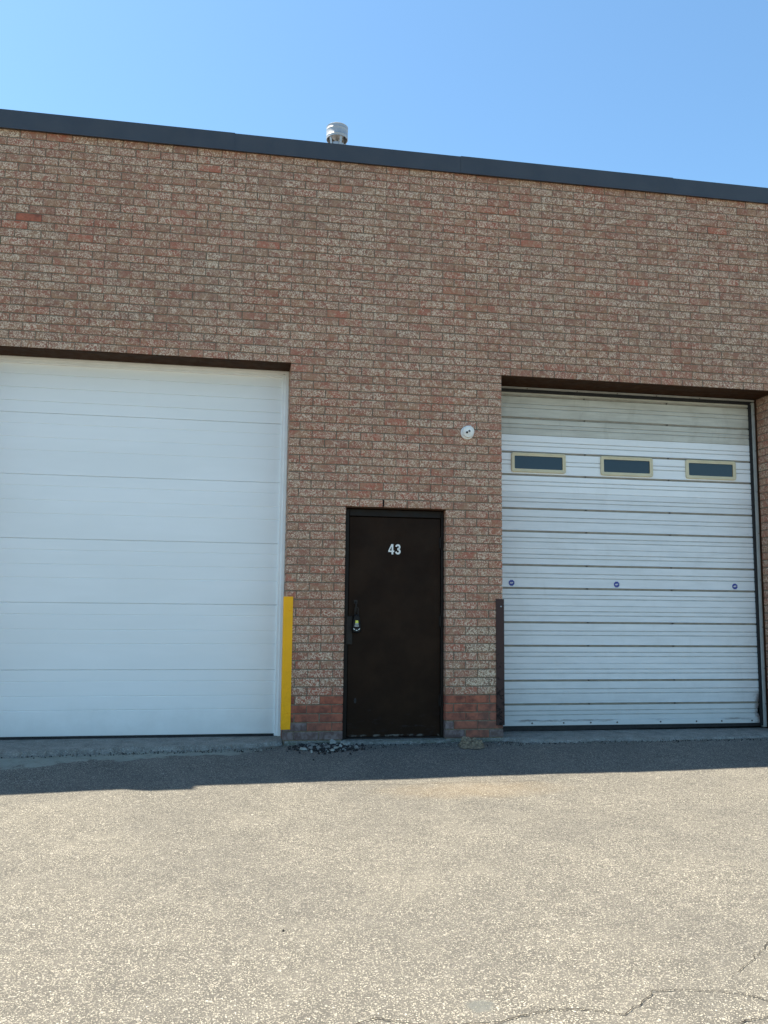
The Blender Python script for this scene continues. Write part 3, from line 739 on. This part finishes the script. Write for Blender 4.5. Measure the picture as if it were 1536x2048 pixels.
# key lock box hanging on the pull handle
LB = empty('key_lock_box', (-.365, .05, 1.045), 'black key lock box with a yellow label hanging from the pull of the entry door', 'lock box')
mb = MB(); cx = -.362
out = [(cx-.030, 1.045), (cx-.036, 1.01), (cx-.026, .985), (cx+.026, .985), (cx+.036, 1.01), (cx+.030, 1.045), (cx+.024, 1.115), (cx+.016, 1.14), (cx-.016, 1.14), (cx-.024, 1.115)]
out = [(cx-.026, .975), (cx+.026, .975), (cx+.040, .990), (cx+.043, 1.015), (cx+.036, 1.07), (cx+.028, 1.125), (cx+.016, 1.145), (cx-.016, 1.145), (cx-.028, 1.125), (cx-.036, 1.07), (cx-.043, 1.015), (cx-.040, .990)]
mb.prism(out, .024, .060)
ins = [(cx+(p[0]-cx)*.86, 1.055+(p[1]-1.055)*.90) for p in out]
k = len(mb.v); mb.v += [(p[0], .0235, p[1]) for p in out] + [(p[0], .015, p[1]) for p in ins]; n = len(out)
for i in range(n): j = (i+1) % n; mb.face((k+i, k+j, k+n+j, k+n+i))
mb.face([k+n+i for i in range(n)])
bx = mb.build('body', 'blackgl', LB, loc=(0,0,0))
mb = MB(); mb.tube([(cx-.015, .040, 1.14), (cx-.015, .040, 1.20)] + [(cx-.015*math.cos(a), .040, 1.20+.015*math.sin(a)) for a in [PI*i/8 for i in range(1, 8)]] + [(cx+.015, .040, 1.20), (cx+.015, .040, 1.14)], .0045, 8)
mb.build('shackle', 'steel', LB, loc=(0,0,0))
mb = MB(); mb.prism([(cx-.014, 1.066), (cx+.016, 1.066), (cx+.013, 1.090), (cx-.011, 1.090)], .0130, .0148, 0); mb.prism([(cx-.0152, 1.054), (cx+.0175, 1.054), (cx+.0165, 1.061), (cx-.0145, 1.061)], .0130, .0148, 1); mb.prism([(cx-.020, 1.036), (cx+.021, 1.036), (cx+.0195, 1.042), (cx-.0185, 1.042)], .0130, .0148, 1)
mb.build('label_plate', ['lblY', 'lblW'], LB, loc=(0,0,0))
mb = MB()
for a0, a1 in ((212, 240), (256, 284), (300, 328)): stroke(mb, arc(cx, 1.035, .034, .036, a0, a1, 4), .0065, .0130, .0148)
mb.build('dial_marks', 'lblW', LB, loc=(0,0,0))

# exhaust vent on the roof
vx, vy = -.498, 1.2
EV = empty('exhaust_vent', (vx, vy, 5.36), 'galvanised round exhaust vent with open cap standing on the roof behind the coping', 'roof vent')
T = Matrix.Translation((vx, vy, 0)); r = .122; zt = 6.665; zb = 6.515
mb = MB(); mb.lathe([(r-.004, zb), (r, zb), (r, zb+.020), (r+.0025, zb+.026), (r, zb+.032), (r, zb+.098), (r+.0025, zb+.104), (r, zb+.110), (r, zt-.012), (r+.003, zt-.006), (r-.004, zt), (r-.004, zb)], T, 56, cap=False)
smooth_angle(mb.build('cap_band', 'galv', EV, loc=(0,0,0)), 35)
mb = MB(); mb.lathe([(r-.006, zt-.012), (.05, zt+.03), (.002, zt+.04)], T, 48, cap=False); smooth_angle(mb.build('cap_top', 'galv', EV, loc=(0,0,0)), 35)
mb = MB(); mb.lathe([(.006, 6.49), (.075, 6.56), (.006, 6.585)], T, 40, cap=False); smooth_angle(mb.build('inner_cone', 'galv', EV, loc=(0,0,0)), 35)
mb = MB(); mb.lathe([(.085, 5.36), (.085, 6.06), (.09, 6.065), (.085, 6.07), (.085, 6.455), (.08, 6.455), (.08, 5.36)], T, 48, cap=False); smooth_angle(mb.build('pipe', 'galv', EV, loc=(0,0,0)), 35)
mb = MB(); mb.lathe([(.19, 5.36), (.15, 5.42), (.10, 5.56), (.088, 5.60)], T, 40, cap=False); smooth_angle(mb.build('flashing_cone', 'galv', EV, loc=(0,0,0)), 35)
for a in (-140, -72, 10, 100):
    c, s_ = math.cos(math.radians(a)), math.sin(math.radians(a)); mb = MB()
    p0 = Vector((vx+.086*c, vy+.086*s_, 6.38)); p1 = Vector((vx+.100*c, vy+.100*s_, 6.47)); p2 = Vector((vx+(r-.006)*c, vy+(r-.006)*s_, 6.55)); t_ = Vector((-s_, c, 0))*.014; nn = Vector((c, s_, 0))*.0015
    k = len(mb.v)
    for p in (p0, p1, p2): mb.v += [tuple(p-t_-nn), tuple(p+t_-nn), tuple(p+t_+nn), tuple(p-t_+nn)]
    for l in (0, 4):
        for i in range(4): j = (i+1) % 4; mb.face((k+l+i, k+l+j, k+l+4+j, k+l+4+i))
    mb.face((k, k+1, k+2, k+3)); mb.face((k+8, k+9, k+10, k+11)); mb.build('strap', 'galv', EV, loc=(0,0,0))

# rubble: individual chips over a bed of dark crumbs, left of the doorstep
def chip_mesh(mb, c, sx, sy, sz, seed, rot):
    r_ = random.Random(seed); n = r_.randint(5, 7); k = len(mb.v); cr, sr = math.cos(rot), math.sin(rot)
    ang = sorted(2*PI*(i+r_.uniform(-.3, .3))/n for i in range(n)); tx, ty = r_.uniform(-.35, .35), r_.uniform(-.5, .1)
    for lvl, sc in ((0, 1.0), (1, .8)):
        for a in ang:
            rr = sc*r_.uniform(.75, 1.1); x = sx*rr*math.cos(a); y = sy*rr*math.sin(a)
            x, y = x*cr-y*sr, x*sr+y*cr
            mb.v.append((c[0]+x, c[1]+y, c[2]+(lvl*sz if lvl else -sz*.3) + (tx*x+ -ty*y)*(1 if lvl else .3)))
    mb.face([k+i for i in range(n)][::-1]); mb.face([k+n+i for i in range(n)])
    for i in range(n): j = (i+1) % n; mb.face((k+i, k+j, k+n+j, k+n+i))
chips = [(-.575,-.055,.040,.026,'P','largest pale concrete chip at the back of the rubble, left of the doorstep'),
 (-.475,-.015,.048,.016,'P','long flat pale chip touching the end of the doorstep'),
 (-.470,-.135,.032,.014,'P','pale chip just in front of the long flat one near the doorstep'),
 (-.650,-.27,.036,.016,'G','broad grey chip in the middle of the rubble heap'),
 (-.735,-.29,.030,.014,'G','grey chip left of the broad middle one in the rubble'),
 (-.575,-.31,.030,.014,'P','flat pale chip at the front centre of the rubble'),
 (-.530,-.25,.028,.016,'P','upright pale chip right of centre in the rubble'),
 (-.865,-.33,.034,.014,'P','pale chip farthest left in the rubble'),
 (-.800,-.30,.032,.012,'G','grey chip second from the left edge of the rubble'),
 (-.620,-.42,.026,.012,'P','small pale chip at the front edge of the rubble'),
 (-.765,-.15,.030,.012,'G','flat grey chip at the back left of the rubble'),
 (-.780,-.07,.026,.012,'G','small grey chip against the foundation behind the rubble'),
 (-.395,-.30,.026,.014,'G','small grey chip at the right end of the rubble')]
for i, (x, y, s_, h, kd, lab) in enumerate(chips):
    mb = MB(); z = gz(x, y)+.012; chip_mesh(mb, (0, 0, 0), s_, s_*.75, h, 30+i, i*1.3)
    o = mb.build('rubble_chip', 'chip'+kd); o.location = (x, y, z)
    tag(o, lab, 'rubble', 'broken concrete chips beside the doorstep')
mb = MB(); r2 = random.Random(9)
for i in range(1100):
    a = r2.uniform(0, 2*PI); q = abs(r2.gauss(0, .5)); x = -.64+.30*q*math.cos(a); y = min(-.03, -.20+.26*q*math.sin(a))
    n0 = len(mb.f); s_ = r2.uniform(.005, .016); chip_mesh(mb, (x, y, gz(x, y)+.004), s_, s_*.8, s_*.8, 1000+i, r2.uniform(0, 6)); 
    mat = r2.choices((0, 1, 2), (.85, .11, .04))[0]
    for t_ in range(n0, len(mb.f)): mb.mi[t_] = mat
o = mb.build('rubble_crumbs', ['chipD', 'chipG', 'chipP'], fix=True); o['kind'] = 'stuff'; tag(o, 'dark gravelly crumbs scattered under the concrete chips by the doorstep', 'rubble')
# loose grit along the slab and foundation edges
mb = MB(); r2 = random.Random(19)
for i in range(1540):
    u = r2.random()
    if u < .45: x = r2.uniform(-3.7, -1.1); y = -.36+.12*(x+3.3)/1.8+r2.gauss(0, .05)
    elif u < .75: x = r2.uniform(1.0, 4.0); y = -.22+r2.gauss(0, .035)
    else: x = r2.uniform(-1.0, 1.1); y = -.07-abs(r2.gauss(0, .12))
    if i >= 1500:
        x, y = ((-1.25, -4.236), (-.62, -4.073))[i-1500] if i < 1502 else (r2.uniform(-2.5, -1.2), -.34)
    s_ = r2.uniform(.002, .0075) if i != 1500 else .008; mb.last = len(mb.f)
    chip_mesh(mb, (x, y, gz(x, y)+.003), s_, s_*.8, s_*.8, 4000+i, r2.uniform(0, 6)); mat = r2.choices((0, 1, 2), (.45, .38, .17))[0] if i < 1500 else 0
    for t_ in range(mb.last, len(mb.f)): mb.mi[t_] = mat
o = mb.build('loose_grit', ['chipD', 'chipG', 'chipP'], fix=True); o['kind'] = 'stuff'; tag(o, 'loose grit strewn along the broken edge where asphalt meets concrete', 'grit')

# crumpled tan rag
rn, rm = 64, 44; mb = MB()
for j in range(rm+1):
    for i in range(rn+1):
        u = i/rn*2-1; v = j/rm*2-1
        q = math.sqrt(u*u+v*v); k = max(abs(u), abs(v)); 
        if q > 0: su, sv = u*k/q, v*k/q
        else: su = sv = 0
        rim = 1+.30*noise.noise(Vector((su*2.5, sv*2.5, 9)))
        x = su*.120*rim; y = sv*.19*rim
        fold = abs(noise.noise(Vector((su*2.2+.4, sv*3.2, 2))))*1.0 + abs(noise.noise(Vector((su*5, sv*6, 5))))*.40 + abs(noise.noise(Vector((su*13, sv*13, 8))))*.15
        edge = max(0, 1-k**4)
        z = (.006+.045*fold)*edge + .055*max(0, (sv+.75)/1.75)**1.3*edge + .035*math.exp(-((su+.65)**2/.05+(sv-.45)**2/.12))*edge
        mb.v.append((x, y, z+.004*(1-edge)))
for j in range(rm):
    for i in range(rn): k = j*(rn+1)+i; mb.face((k, k+1, k+rn+2, k+rn+1))
o = mb.build('crumpled_rag', 'rag', fix=False); smooth_angle(o, 28); o.location = (.670, -.27, gz(.66, -.27)+.002); o.rotation_euler = (0, 0, -.25)
tag(o, 'crumpled dirty tan rag lying on the asphalt below the brick pier right of the entry', 'rag')
